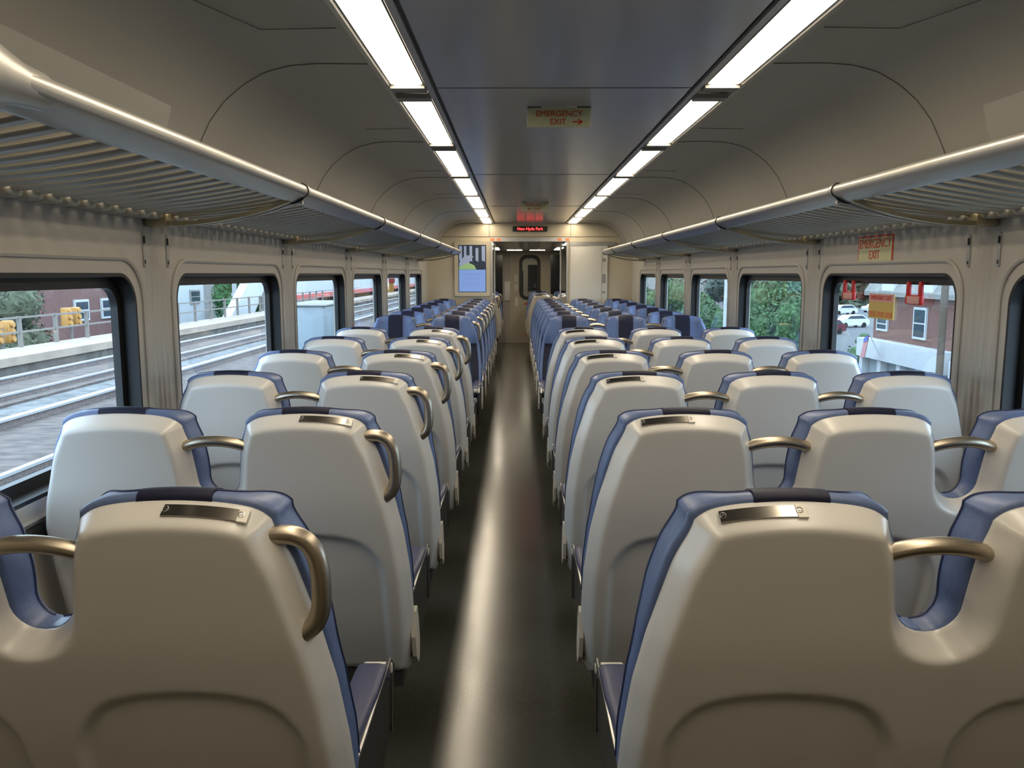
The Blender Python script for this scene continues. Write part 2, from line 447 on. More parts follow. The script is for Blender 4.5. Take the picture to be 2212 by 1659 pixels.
def seat_grid(kl, kr, xc, ts, top, dl=0, dr=0):
    u = UU[None, :]; t = ts[:, None]
    wl_ = half(kl, np.minimum(t, ZT)) + dl * np.ones_like(t) if not callable(dl) else half(kl, np.minimum(t, ZT)) + dl(t)
    wr_ = half(kr, np.minimum(t, ZT)) + dr * np.ones_like(t) if not callable(dr) else half(kr, np.minimum(t, ZT)) + dr(t)
    x = xc + np.where(u < 0, u * wl_, u * wr_)
    z = zmap(u, t, top) * np.ones_like(x)
    return x, z
def mindist(x, z, poly):
    p = np.stack([x.ravel(), z.ravel()], 1); A = poly[:-1]; B = poly[1:]; out = np.full(len(p), 9.)
    for a, c in zip(A, B):
        d = c - a; L = (d ** 2).sum()
        if L < 1e-14 or L > .35: continue
        tt = np.clip(((p - a) @ d) / L, 0, 1); q = p - (a + tt[:, None] * d)
        out = np.minimum(out, np.sqrt((q ** 2).sum(1)))
    return out.reshape(x.shape)
def gfun(s):
    return np.where(s < .72, 1 - s, np.where(s < 1.28, (1.28 - s) ** 2 / (4 * .28), 0))
def recess(x, z, wid=.197):
    zz = z + 1.15 * x ** 2
    qx = np.abs(x) - (wid - .085) ; qz = np.abs(zz - .57) - (.25 - .085)
    d = np.sqrt(np.maximum(qx, 0) ** 2 + np.maximum(qz, 0) ** 2) + np.minimum(np.maximum(qx, qz), 0) - .085
    return sstep(.003, -.013, d) * .018
def make_shell(n, a, parent):
    K = seat_kinds(n, a); ts = tgrid(.335, ZT); mb = MB(); G = []
    segs = []
    for kl, kr, xc in K:
        x, z = seat_grid(kl, kr, xc, ts, ZT); G.append((x, z, xc, (kl, kr)))
        for kk, col in ((kl, 0), (kr, -1)):
            m = ts >= .915 if kk == 'i' else ts > 0
            segs.append(np.stack([x[m, col], z[m, col]], 1))
        segs.append(np.stack([x[-1], z[-1]], 1)); segs.append(np.stack([x[0], z[0]], 1))
    nu, nt_ = len(UU), len(ts)
    for x, z, xc, kinds in G:
        d = np.full(x.shape, 9.)
        for sgm in segs: d = np.minimum(d, mindist(x, z, sgm))
        y = yb(z) + .056 * gfun(d / .028) + recess(x - xc, z)
        yf = yb(z) + .060
        vs = [(x[i, j], y[i, j], z[i, j]) for i in range(nt_) for j in range(nu)] + [(x[i, j], yf[i, j], z[i, j]) for i in range(nt_) for j in range(nu)]
        o = nt_ * nu; fs = []
        for i in range(nt_ - 1):
            for j in range(nu - 1):
                q = (i * nu + j, i * nu + j + 1, (i + 1) * nu + j + 1, (i + 1) * nu + j); fs.append(q); fs.append(tuple(k + o for k in reversed(q)))
        def rim(idx):
            for p, q in zip(idx[:-1], idx[1:]): fs.append((p, q, q + o, p + o))
        rim([j for j in range(nu)]); rim([(nt_ - 1) * nu + j for j in range(nu)])
        il = [i for i in range(nt_) if kinds[0] != 'i' or ts[i] >= .915]; ir = [i for i in range(nt_) if kinds[1] != 'i' or ts[i] >= .915]
        rim([i * nu for i in il]); rim([i * nu + nu - 1 for i in ir])
        mb.add(vs, fs)
    me = mb.build('back_shell', M_shell, parent, smooth=50)
    return me
CT = 1.163
def cush_surfs(kl, kr, xc):
    ts = tgrid(.46, CT)
    def de(k):
        m = {'a': .014, 'w': .010, 'i': .007}[k]
        if k == 'i': return lambda t: np.interp(t, [.46, .9151, .93, 1.0, 1.1, CT], [0, 0, .005, m, m, m])
        return lambda t: np.interp(t, [.46, .6, .85, 1.0, 1.1, CT], [-.02, -.006, .003, m, m, m - .002])
    x, z = seat_grid(kl, kr, xc, ts, CT, de(kl), de(kr))
    ml = ts >= .915 if kl == 'i' else ts > 0; mr_ = ts >= .915 if kr == 'i' else ts > 0
    segs = [np.stack([x[ml, 0], z[ml, 0]], 1), np.stack([x[mr_, -1], z[mr_, -1]], 1), np.stack([x[-1], z[-1]], 1), np.stack([x[0], z[0]], 1)]
    d = np.full(x.shape, 9.)
    for sgm in segs: d = np.minimum(d, mindist(x, z, sgm))
    u = (UU[None, :] + 0 * x)
    wing = sstep(.45, .95, np.abs(u)) * sstep(.88, 1.02, z) * .028
    thk = .078 + wing + .012 * np.exp(-((z - .66) / .09) ** 2)
    r = .030 + .022 * sstep(1.0, 1.12, z) * (1 - sstep(.6, 1, np.abs(u))); rb = .012
    s = np.clip(d / r, 0, 1); sb = np.clip(d / rb, 0, 1)
    yf = yb(z) + .060 + thk - r * (1 - np.sqrt(1 - (1 - s) ** 2))
    yk = yb(z) + .060 + rb * (1 - np.sqrt(1 - (1 - sb) ** 2))
    return ts, x, z, yk, yf
def make_cushions(n, a, parent):
    for kl, kr, xc in seat_kinds(n, a):
        ts, x, z, yk, yf = cush_surfs(kl, kr, xc); nt_, nu = x.shape; mb = MB()
        vs = [(x[i, j], yk[i, j], z[i, j]) for i in range(nt_) for j in range(nu)] + [(x[i, j], yf[i, j], z[i, j]) for i in range(nt_) for j in range(nu)]
        o = nt_ * nu; fs = []
        for i in range(nt_ - 1):
            for j in range(nu - 1):
                q = (i * nu + j, i * nu + j + 1, (i + 1) * nu + j + 1, (i + 1) * nu + j); fs.append(q); fs.append(tuple(k + o for k in reversed(q)))
        def rim(idx):
            for p, q in zip(idx[:-1], idx[1:]): fs.append((p, q, q + o, p + o))
        rim(list(range(nu))); rim([(nt_ - 1) * nu + j for j in range(nu)]); rim([i * nu for i in range(nt_) if kl != 'i' or ts[i] >= .915]); rim([i * nu + nu - 1 for i in range(nt_) if kr != 'i' or ts[i] >= .915])
        mb.add(vs, fs); cu = mb.build('back_cushion', M_blue, parent, smooth=70)
        # piping round the front edge
        js = []
        i0 = int(np.argmin(abs(ts - .60)))
        iu = int(np.argmin(abs(ts - .9151))); ia, ib = (iu if kl == 'i' else i0), (iu if kr == 'i' else i0)
        L = [(x[i, 0], yf[i, 0] + .003, z[i, 0]) for i in range(ia, nt_)] + [(x[-1, j], yf[-1, j] + .003, z[-1, j]) for j in range(1, nu)] + [(x[i, -1], yf[i, -1] + .003, z[i, -1]) for i in range(nt_ - 2, ib, -1)]
        MB().tube(L, .0028, 5).build('piping', M_pipe, cu)
        # navy centre strip over the crest, and lumbar panel
        def strip(xa, xb, rows_front, over, name, m, off=.004):
            xs = [xa - .001, xa] + list(np.linspace(xa, xb, 9))[1:-1] + [xb, xb + .001]
            P = []
            for q, xx in enumerate(xs):
                e = off if 0 < q < len(xs) - 1 else -.004
                col = []
                if over:
                    for i in range(nt_ - 6, nt_):
                        col.append((xx, np.interp(xx, x[i], yk[i]) - e * .7, np.interp(xx, x[i], z[i]) + (e if i == nt_ - 1 else e * .5)))
                    col.append((xx, np.interp(xx, x[-1], yf[-1]) , np.interp(xx, x[-1], z[-1]) + e))
                for i in reversed(rows_front):
                    if over and i == nt_ - 1: continue
                    g = i / nt_
                    col.append((xx, np.interp(xx, x[i], yf[i]) + e, np.interp(xx, x[i], z[i]) + (e * .6 if i > nt_ - 5 else 0)))
                P.append(col)
            k = len(P[0]); vs = [p for col in P for p in col]
            fs = [(i * k + j, i * k + j + 1, (i + 1) * k + j + 1, (i + 1) * k + j) for i in range(len(P) - 1) for j in range(k - 1)]
            o2 = MB().add(vs, fs).build(name, m, parent, smooth=70)
            return o2
        rf = [i for i in range(nt_) if ts[i] >= .90]
        strip(xc - .062, xc + .062, rf, True, 'centre_strip', M_navy)
        rl = [i for i in range(nt_) if .50 <= ts[i] <= .93]
        cs_ = [j for j in range(nu) if abs(UU[j]) <= .925]; vs = []
        for q, j in enumerate(cs_):
            e = -.004 if q in (0, len(cs_) - 1) else .005
            for i in rl: vs.append((x[i, j], yf[i, j] + e, z[i, j]))
        k = len(rl); MB().add(vs, [(i * k + j, i * k + j + 1, (i + 1) * k + j + 1, (i + 1) * k + j) for i in range(len(cs_) - 1) for j in range(k - 1)]).build('lumbar_panel', M_navy, parent, smooth=70)
def make_bench(n, a, loop, label, group):
    t = thing('train_seat_bench', label, 'train seat', (0, 0, 0), 0, group)
    sh = make_shell(n, a, t); make_cushions(n, a, t); K = seat_kinds(n, a)
    for kl, kr, xc in K:
        MB().rbox(xc - .236, xc + .236, .135, .60, .395, .50, .035, 4).build('seat_cushion', M_navy, t)
    e = n * .245
    ax = K[-1][2] if a > 0 else K[0][2]
    fr = MB().box(-e + .02, e - .02, .14, .20, .30, .39); fr.box(-e + .02, e - .02, .46, .52, .32, .39)
    for xx in np.arange(-e + .1, e, .24): fr.box(xx, xx + .03, .14, .52, .33, .385)
    fr.build('seat_frame', M_dark, t)
    lg = MB().rbox(ax - .10 * a - .04, ax - .10 * a + .04, .24, .40, 0.012, .33, .012); lg.rbox(ax - .10 * a - .07, ax - .10 * a + .07, .12, .52, 0, .022, .008)
    lg.build('leg', M_dark, t)
    # bridge handles between seats
    for i in range(n - 1):
        xm = (K[i][2] + K[i + 1][2]) / 2; pts = []
        for q in np.linspace(-1, 1, 15): pts.append((xm + q * .083, -.012 - .010 * (1 - q * q), 1.062 + .017 * (1 - q * q)))
        MB().tube(pts, .0185, 14, flat=.8).build('grab_handle', M_bronze, t)
    # aisle loop handle
    if loop:
        P = [(.150, 1.090), (.172, 1.093), (.196, 1.091), (.216, 1.080), (.229, 1.06), (.235, 1.035), (.237, 1.01), (.237, .98), (.233, .957), (.224, .938), (.205, .922)]
        pts = []
        for i in range(len(P) - 1):
            p0 = P[max(i - 1, 0)]; p1 = P[i]; p2 = P[i + 1]; p3 = P[min(i + 2, len(P) - 1)]
            for q in (0, .25, .5, .75):
                f = lambda k: .5 * (2 * p1[k] + (p2[k] - p0[k]) * q + (2 * p0[k] - 5 * p1[k] + 4 * p2[k] - p3[k]) * q * q + (3 * p1[k] - p0[k] - 3 * p2[k] + p3[k]) * q ** 3)
                pts.append((ax + a * f(0), -.014, f(1)))
        pts.append((ax + a * P[-1][0], -.014, P[-1][1]))
        MB().tube(pts, .0165, 14).build('loop_handle', M_bronze, t)
    # aisle armrest: pad, side panel, metal edge, white side plate
    pd = MB(); vs = []; n_ = 14
    arm = thing('armrest', None, None); del_cat = arm
    arm.parent = t
    Ys = np.linspace(.06, .55, 12)
    for yy in Ys:
        f = (yy - .06) / .49; w = .022 + .014 * min(1, f * 1.6); zt = .615 - .02 * (f < .05) - .03 * max(0, (f - .85) / .15) ** 2; hh = .022
        for k in range(n_):
            an = 2 * math.pi * k / n_
            cxx = math.copysign(abs(math.cos(an)) ** .55, math.cos(an)); szz = math.copysign(abs(math.sin(an)) ** .55, math.sin(an))
            vs.append((ax + a * .222 + cxx * w, yy, zt - hh + szz * hh))
    fs = [(i * n_ + k, i * n_ + (k + 1) % n_, (i + 1) * n_ + (k + 1) % n_, (i + 1) * n_ + k) for i in range(len(Ys) - 1) for k in range(n_)] + [tuple(range(n_)), tuple((len(Ys) - 1) * n_ + k for k in range(n_))]
    pd.add(vs, fs).build('armrest_pad', M_arm, arm)
    x0, x1 = sorted((ax + a * .240, ax + a * .252))
    pn = MB(); yz = [(.14, .40), (.16, .585), (.55, .585), (.585, .56), (.57, .42), (.50, .38), (.2, .36)]
    m_ = len(yz); pn.add([(xx, p, q) for xx in (x0, x1) for p, q in yz], [tuple(range(m_)), tuple(range(m_, 2 * m_))] + [(i, (i + 1) % m_, m_ + (i + 1) % m_, m_ + i) for i in range(m_)])
    pn.build('side_panel', M_dark, arm, smooth=0)
    xe = ax + a * .254
    nx = sorted((ax + a * .192, ax + a * .262)); MB().rbox(*nx, .548, .562, .560, .588, .006, 3).build('nose_cap', M_white, arm)
    MB().tube([(xe, .15, .592), (xe, .56, .592), (xe, .592, .565), (xe, .575, .40)], .006, 8).build('metal_edge', M_steel, arm)
    x0, x1 = sorted((ax + a * .256, ax + a * .268))
    wp = MB(); yz = [(.175, .36), (.13, .40), (.105, .47), (.115, .545), (.16, .545), (.185, .50), (.21, .42), (.20, .37)]
    m_ = len(yz); wp.add([(xx, p, q) for xx in (x0, x1) for p, q in yz], [tuple(range(m_)), tuple(range(m_, 2 * m_))] + [(i, (i + 1) % m_, m_ + (i + 1) % m_, m_ + i) for i in range(m_)])
    wp.build('side_plate', M_white, t, smooth=0)
    # ticket clip on the crest of the aisle seat
    tq = tgrid(.335, ZT)
    def crest(x, s, off):       # s: 0 at rim .. 1 at back edge of the chamfer
        u = (x - ax) / .158; z = ZT - .017 * u * u - .028 * s; y = yb(z) + .056 * (1 - s)
        return (x, y - off * .6, z + off)
    def plate(xa, xb, s0, s1, off, name, m, par):
        xs = np.linspace(xa, xb, 10); vs = []
        for xx in xs:
            vs += [crest(xx, s0, 0), crest(xx, s0, off), crest(xx, s1, off), crest(xx, s1, 0)]
        fs = [(i * 4 + k, i * 4 + (k + 1) % 4, i * 4 + 4 + (k + 1) % 4, i * 4 + 4 + k) for i in range(9) for k in range(4)] + [(0, 1, 2, 3), (36, 37, 38, 39)]
        return MB().add(vs, fs).build(name, m, par, smooth=20)
    c0 = ax + a * .058
    cl = plate(c0 - .066, c0 + .066, .2, .62, .003, 'ticket_clip', M_clip, t)
    plate(c0 + .056, c0 + .072, .17, .66, .0042, 'clip_tab', M_white, cl)
    ic = MB()
    for sg in (-1, 1):
        cc = c0 + sg * .061; pts = []
        for k in range(17):
            an = 2 * math.pi * k / 16; pts.append(crest(cc + math.cos(an) * .0045, .40 + math.sin(an) * .10, .0048))
        ic.tube(pts, .0006, 4); ic.tube([crest(cc - .002, .40, .0048), crest(cc + .002, .40, .0048)], .0009, 4)
    ic.build('clip_icon', M_steel, cl)
    return t
LX, RX = -.808, .940
ord_ = ['nearest', 'second', 'third', 'fourth', 'fifth', 'sixth', 'seventh']
def rows(n, a, loop, X, rz, Ys, labels, group, proto=None):
    p = proto or make_bench(n, a, loop, labels[0], group)
    for i, y in enumerate(Ys):
        o = p if (i == 0 and proto is None) else copy_tree(p)
        o.location = (X, y, 0); o.rotation_euler = (0, 0, rz); tag(o, labels[i], 'train seat', group)
    return p
YW = [1.32 + .84 * i for i in range(6)]
YBl = [7.16 + .787 * i for i in range(7)]
pL = rows(2, 1, True, LX, 0, YW, [f'white-backed double seat left of the aisle, {"nearest the camera" if i == 0 else ord_[i] + " row from the camera"}' for i in range(6)], 'white-backed double seats on the left')
pR = rows(3, -1, False, RX, 0, YW, [f'white-backed triple seat right of the aisle, {"nearest the camera" if i == 0 else ord_[i] + " row from the camera"}' for i in range(6)], 'white-backed triple seats on the right')
qL = rows(2, -1, True, LX, math.pi, YBl, [f'blue double seat facing the camera left of the aisle, {ord_[i]} blue row' for i in range(7)], 'camera-facing blue double seats on the left')
qR = rows(3, 1, False, RX, math.pi, YBl, [f'blue triple seat facing the camera right of the aisle, {ord_[i]} blue row' for i in range(7)], 'camera-facing blue triple seats on the right')
rows(2, 1, True, LX, 0, [14.75, 15.6], ['white-backed double seat beyond the left poster screen, the nearer one', 'white-backed double seat beyond the left poster screen, the farther one'], 'seats beyond the vestibule', pL)
rows(3, -1, False, RX, 0, [14.75, 15.6], ['white-backed triple seat beyond the right cabinet panel, the nearer one', 'white-backed triple seat beyond the right cabinet panel, the farther one'], 'seats beyond the vestibule', pR)
rows(2, -1, True, LX, math.pi, [17.35], ['blue double seat facing the camera beside the end door, left'], 'seats beyond the vestibule', qL)
rows(3, 1, False, RX, math.pi, [17.35], ['blue triple seat facing the camera beside the end door, right'], 'seats beyond the vestibule', qR)

# ------------------------------------------------------------------ luggage racks
FX, FZ = .963, H + .30                       # front rail offset from centre, height
def rack_section(length, a):
    """rack along +y from 0..length; wall on side a"""
    t = thing('luggage_rack', 'x', 'luggage rack')
    # front rail: rounded nose on the aisle side, flat lower face
    P = []
    for k in range(13):
        an = math.radians(-70 + 200 * k / 12); P.append((-math.cos(an) * .023, math.sin(an) * .023 - .004))
    P = [(x * 1.0, z) for x, z in P] + [(.028, .010), (.034, -.022), (.037, -.046), (.028, -.044), (.004, -.032)]
    P = [(a * x, z) for x, z in P]
    MB().prism(P, .012, length - .012).build('front_rail', M_rack, t, smooth=35)
    zr = -.098; xr = .53
    MB().prism([(a * xr, zr - .004), (a * (xr + .02), zr - .004), (a * (xr + .02), zr + .035), (a * xr, zr + .02)], .012, length - .012).build('rear_rail', M_rack, t, smooth=0)
    # slats
    sl = MB(); m = max(1, int(round(length / .0905)))
    for i in range(m):
        y = (i + .5) * length / m
        prof = [(-.021, .006), (-.016, .0), (.016, .0), (.021, .006), (.016, .012), (-.016, .012)]
        xs = np.linspace(.026, xr + .004, 9); vs = []
        for x in xs:
            f = (x - .026) / (xr - .022); z = -.036 + (zr + .036) * f - .010 * math.sin(math.pi * f)
            for q, h in prof: vs.append((a * x, y + q, z + h))
        sl.add(vs, [(j * 6 + k, j * 6 + (k + 1) % 6, j * 6 + 6 + (k + 1) % 6, j * 6 + 6 + k) for j in range(8) for k in range(6)] + [(0, 1, 2, 3, 4, 5), tuple(48 + k for k in range(6))])
    # rounded cups where the slats meet the wall
    cup = sl
    for i in range(m):
        y = (i + .5) * length / m; cup.rbox(*sorted((a * (xr - .06), a * (xr + .01))), y - .036, y + .036, zr - .012, zr + .020, .014, 3)
    sl.build('slat_deck', M_slat, t, smooth=50)
    # end arm under the deck and joint ring
    arm = MB(); vs = []
    path = [(.03, -.045), (.10, -.070), (.18, -.092), (.27, -.110), (.36, -.122), (.44, -.126), (.50, -.122), (.54, -.112)]
    for x, z in path:
        for q, h in ((-.011, -.005), (.011, -.005), (.011, .010), (-.011, .010)): vs.append((a * x, length - .080 + q * (1 + 1.2 * x), z + h))
    arm.add(vs, [(j * 4 + k, j * 4 + (k + 1) % 4, j * 4 + 4 + (k + 1) % 4, j * 4 + 4 + k) for j in range(7) for k in range(4)] + [(0, 1, 2, 3), (28, 29, 30, 31)])
    arm.rbox(*sorted((a * .46, a * .543)), length - .10, length - .03, -.135, -.085, .01, 2)
    arm.build('support_arm', M_olive, t, smooth=50)
    w = MB(); vs = []
    for x, z in [(.0, -.045)] + path:
        for q, h in ((-.009, -.004), (.009, -.004), (.009, .016), (-.009, .016)): vs.append((a * x, length - .012 + q, z + h))
    w.add(vs, [(j * 4 + k, j * 4 + (k + 1) % 4, j * 4 + 4 + (k + 1) % 4, j * 4 + 4 + k) for j in range(8) for k in range(4)] + [(0, 1, 2, 3), (32, 33, 34, 35)])
    jr = [(x * 1.10, z * 1.10) for x, z in [(-math.cos(math.radians(-70 + 200 * k / 12)) * .0242, math.sin(math.radians(-70 + 200 * k / 12)) * .0242 - .003) for k in range(13)]] + [(.031, .012), (.038, -.024), (.042, -.051), (.028, -.050), (.0, -.038)]
    w.prism([(a * x, z) for x, z in jr], length - .022, length - .001)
    w.build('joint_ring', M_rack, t, smooth=50)
    g = MB().prism([(a * x * 1.01, z * 1.01) for x, z in jr], length - .027, length - .022); g.build('joint_gap', M_black, t, smooth=0)
    return t
for sg, side in ((-1, 'left'), (1, 'right')):
    full = None
    starts = [3.035 - PIT, 3.035, 3.035 + PIT, 3.035 + 2 * PIT, 3.035 + 3 * PIT, 3.035 + 4 * PIT]
    for i, y in enumerate(starts):
        if i == 5: o = rack_section(11.1 - y, sg)
        elif full is None: full = rack_section(PIT, sg); o = full
        else: o = copy_tree(full)
        o.location = (cx(sg * FX), y, FZ)
        tag(o, f'slatted metal luggage rack above the {side} windows, {ord_[i]} section along the car', 'luggage rack', f'luggage rack sections on the {side}')
        if i == 5: tag(o, f'short last luggage rack section above the {side} windows beside the bulkhead')
    if True:
        o = full
        if True:
            # flared end cap with wall bracket
            cap = MB(); n = 18; vs = []
            ST = [(.09, 1.04, 0, 0), (.03, 1.15, 0, 0), (-.02, 1.5, 0, .002), (-.07, 2.15, sg * .004, .004)]
            for yy, sc, dx, dz in ST:
                for k in range(n):
                    an = 2 * math.pi * k / n; vs.append((dx + math.cos(an) * .027 * sc + sg * .008 * sc, yy + (math.cos(an) * sg) * .03 * (sc - 1), dz + math.sin(an) * .030 * sc - .004))
            fs = [(j * n + k, j * n + (k + 1) % n, j * n + n + (k + 1) % n, j * n + n + k) for j in range(3) for k in range(n)] + [tuple(range(3 * n, 4 * n)), tuple(range(n))]
            cap.add(vs, fs); cap.build('end_cap', M_rack, o, smooth=50)
            vs = []; br = MB()
            path = [(.0, -.02, -.05), (.05, -.045, -.05), (.14, -.075, -.05), (.26, -.105, -.04), (.40, -.122, -.02), (.54, -.115, -.0)]
            for x, z, yy in path:
                for q, h in ((-.04, -.012), (.05, -.020), (.05, .006), (-.04, .02)): vs.append((sg * x, yy + q, z + h))
            br.add(vs, [(j * 4 + k, j * 4 + (k + 1) % 4, j * 4 + 4 + (k + 1) % 4, j * 4 + 4 + k) for j in range(5) for k in range(4)] + [(0, 1, 2, 3), (20, 21, 22, 23)])
            br.build('end_bracket', M_rack, o, smooth=60)

# ------------------------------------------------------------------ wall and window signs on the right
t = thing('wall_sign', 'pale yellow emergency exit sign with red border on the right wall above a window', 'sign', (XR, 3.95, H + .115))
MB().box(-.003, 0, -.19, .19, -.065, .065).build('sign_border', M_red, t, smooth=0)
MB().box(-.004, -.002, -.18, .18, -.057, .057).build('sign_face', M_lime, t, smooth=0)
r = (math.pi / 2, 0, -math.pi / 2)
text('lettering', 'EMERGENCY', .062, M_red, t, (-.0045, 0, .026), r, sx=.98)
text('lettering', 'EXIT', .058, M_red, t, (-.0045, 0, -.027), r)
for i, (yy, wh) in enumerate(((4.31, 'far'), (3.60, 'near'))):
    t = thing('release_handle', f'red emergency release handle at top of a right window, {wh} one of the pair', 'handle', (XR + .035, yy, H - .045), 0, 'red window release handles')
    h = MB()
    for q in (-.055, .055):
        h.rbox(-.012, .004, q - .013, q + .013, -.05, .012, .006, 2)
    h.rbox(-.014, .006, -.072, .072, -.090, -.045, .008, 2)
    h.build('grip', M_hred, t)
    MB().rbox(-.016, -.0135, -.064, .045, -.084, -.052, .001, 1).build('handle_label', M_pink, t)
t = thing('window_placard', 'yellow and orange emergency exit instruction placard on the right window', 'sign', (XR + .05, 3.96, H - .155))
MB().box(-.004, 0, -.135, .135, -.06, .06).build('placard_face', M_yel, t, smooth=0)
MB().box(-.005, -.003, -.135, .135, .022, .06).build('placard_header', M_pink, t, smooth=0)
text('lettering', 'EMERGENCY EXIT', .030, M_red, t, (-.0055, 0, .040), r, sx=.95)
g = MB()
for q in (-.09, 0, .09): g.box(-.006, -.003, q - .035, q + .035, -.05, -.025)
g.build('pictogram_row', mat('placard_orange', (.62, .22, .06), .5), t, smooth=0)
# small left window signs (far)
t = thing('window_placard', 'small red and yellow placard on a far left window', 'sign', (XL - .05, 9.0, H - .10))
MB().box(0, .004, -.16, .16, -.10, .02).build('placard_face', M_yel, t, smooth=0)
MB().rbox(.004, .012, -.20, .20, .0, .05, .004, 2).build('red_handle', M_hred, t, smooth=0)

# ------------------------------------------------------------------ bulkhead
OPL, OPR, OPT = -.36, .725, 1.99
bk = MB()
bk.box(XL - .05, OPL, YB, YB + .06, 0, OPT); bk.box(OPR, XR + .05, YB, YB + .06, 0, OPT); bk.box(XL - .05, XR + .05, YB, YB + .06, OPT, ZC + .1)
bulk = tag(bk.build('wall_bulkhead', M_bulk, smooth=0), kind='structure')
hd = MB()
hd.box(OPL - .02, OPR + .02, YB - .02, YB + .065, OPT, OPT + .055)
hd.build('header_beam', M_steel, bulk, smooth=0)
l2 = MB().box(XL, XR, YB - .004, YB, 2.055, 2.062); l2.box(cx(-.60), cx(-.594), YB - .004, YB, 2.062, ZC); l2.box(cx(.594), cx(.60), YB - .004, YB, 2.062, ZC); l2.build('panel_seam', M_seam, bulk, smooth=0)
jm = MB().box(OPL - .035, OPL, YB - .012, YB + .07, 0, OPT); jm.box(OPR, OPR + .02, YB - .012, YB + .07, 0, OPT); jm.build('jamb', M_steel, bulk, smooth=0)
for xx in (OPL - .03, OPL + .06, OPR - .12, OPR + .02):
    pass
st = MB()
for xx in (-.36, -.27, .62, .735): st.box(xx - .03, xx + .03, YB - .024, YB - .02, OPT + .008, OPT + .047)
st.build('orange_stickers', mat('sticker_orange', (.75, .25, .10), .5), bulk, smooth=0)
# LED sign
t = thing('led_display', 'black strip display with glowing red station name over the far doorway', 'display', (XC, YB, 2.17))
MB().rbox(-.255, .255, -.03, 0, -.036, .036, .006, 2).build('display_case', M_black, t)
text('led_text', 'New Hyde Park', .058, M_led, t, (0.0, -.032, 0), (math.pi / 2, 0, 0))
# poster screen
t = thing('poster_screen', 'tall lit advertising screen in beige frame on the left bulkhead', 'screen', (-.66, YB, 1.595))
P0 = rrect(-.265, .265, -.405, .405, .03, 4); P1 = rrect(-.205, .205, -.345, .345, .008, 4); n = len(P0)
fm = MB(); vs = [(p[0], 0, p[1]) for p in P0] + [(p[0] * .99, -.05, p[1] * .99) for p in P0] + [(p[0], -.05, p[1]) for p in P1] + [(p[0], -.03, p[1]) for p in P1]
fm.add(vs, [(j * n + i, j * n + (i + 1) % n, (j + 1) * n + (i + 1) % n, (j + 1) * n + i) for j in range(3) for i in range(n)]); fm.build('screen_frame', M_bulk, t)
scr = MB().box(-.205, .205, -.034, -.03, -.345, .345).build('screen_panel', M_sdark, t, smooth=0)
MB().box(-.195, .195, -.036, -.033, -.335, -.015).build('text_panel', M_sblue, t, smooth=0)
tx = MB()
for z, w in ((-.08, .17), (-.145, .11), (-.21, .15), (-.245, .09)): tx.box(-w, w, -.0375, -.0355, z - .006, z + .006)
tx.build('text_lines', M_stext, t, smooth=0)
pc = MB()
for x0, x1, zt in ((-.19, -.15, .33), (-.12, -.085, .33), (-.04, .0, .33), (.05, .09, .30), (.14, .19, .33)): pc.add([(x0, -.0355, .12), (x1, -.0355, .10), (x1, -.0355, zt), (x0, -.0355, zt)], [(0, 1, 2, 3)])
pc.add([(-.19, -.0353, .0), (-.06, -.0353, .07), (.02, -.0353, .18), (-.1, -.0353, .20), (-.19, -.0353, .09)], [(0, 1, 2, 3, 4)])
pc.build('picture_light_shapes', M_slight, t, smooth=0)
MB().add([(-.195, -.0357, -.012), (.06, -.0357, -.012), (.03, -.0357, .05), (-.05, -.0357, .085), (-.12, -.0357, .06), (-.195, -.0357, .02)], [(0, 1, 2, 3, 4, 5)]).build('picture_green_shape', M_sgreen, t, smooth=0)
# white cabinet on the right bulkhead
t = thing('bulkhead_cabinet', 'tall white cabinet panel right of the far doorway', 'cabinet', (1.04, YB - .003, 0))
MB().box(-.27, .285, -.05, 0, 0, 1.96).build('cabinet_body', M_cab, t, smooth=0)
MB().rbox(-.26, .20, -.062, -.05, .08, 1.90, .006, 2).build('cabinet_door', M_cab, t)
MB().box(-.27, .40, -.055, 0, 1.93, 1.985).build('top_ledge', M_steel, t, smooth=0)
sc_ = MB()
for z, w, h in ((1.72, .05, .05), (1.45, .05, .13), (1.25, .045, .03)): sc_.box(.235 - w / 2, .235 + w / 2, -.053, -.05, z - h / 2, z + h / 2)
sc_.build('notices', mat('notice_grey', (.25, .25, .24), .5), t, smooth=0)
# stanchion poles at the doorway
for xx, side in ((-.345, 'left'), (.66, 'right')):
    t = thing('grab_pole', f'vertical steel grab pole just inside the far doorway, {side} side', 'pole', (xx, YB + .35, 0), 0, 'grab poles at the doorway')
    MB().tube([(0, 0, 0), (0, 0, 1.98)], .016, 12).build('pole', M_steel, t)
    MB().tube([(0, 0, 0), (0, 0, .012)], .035, 12).build('floor_flange', M_steel, t)

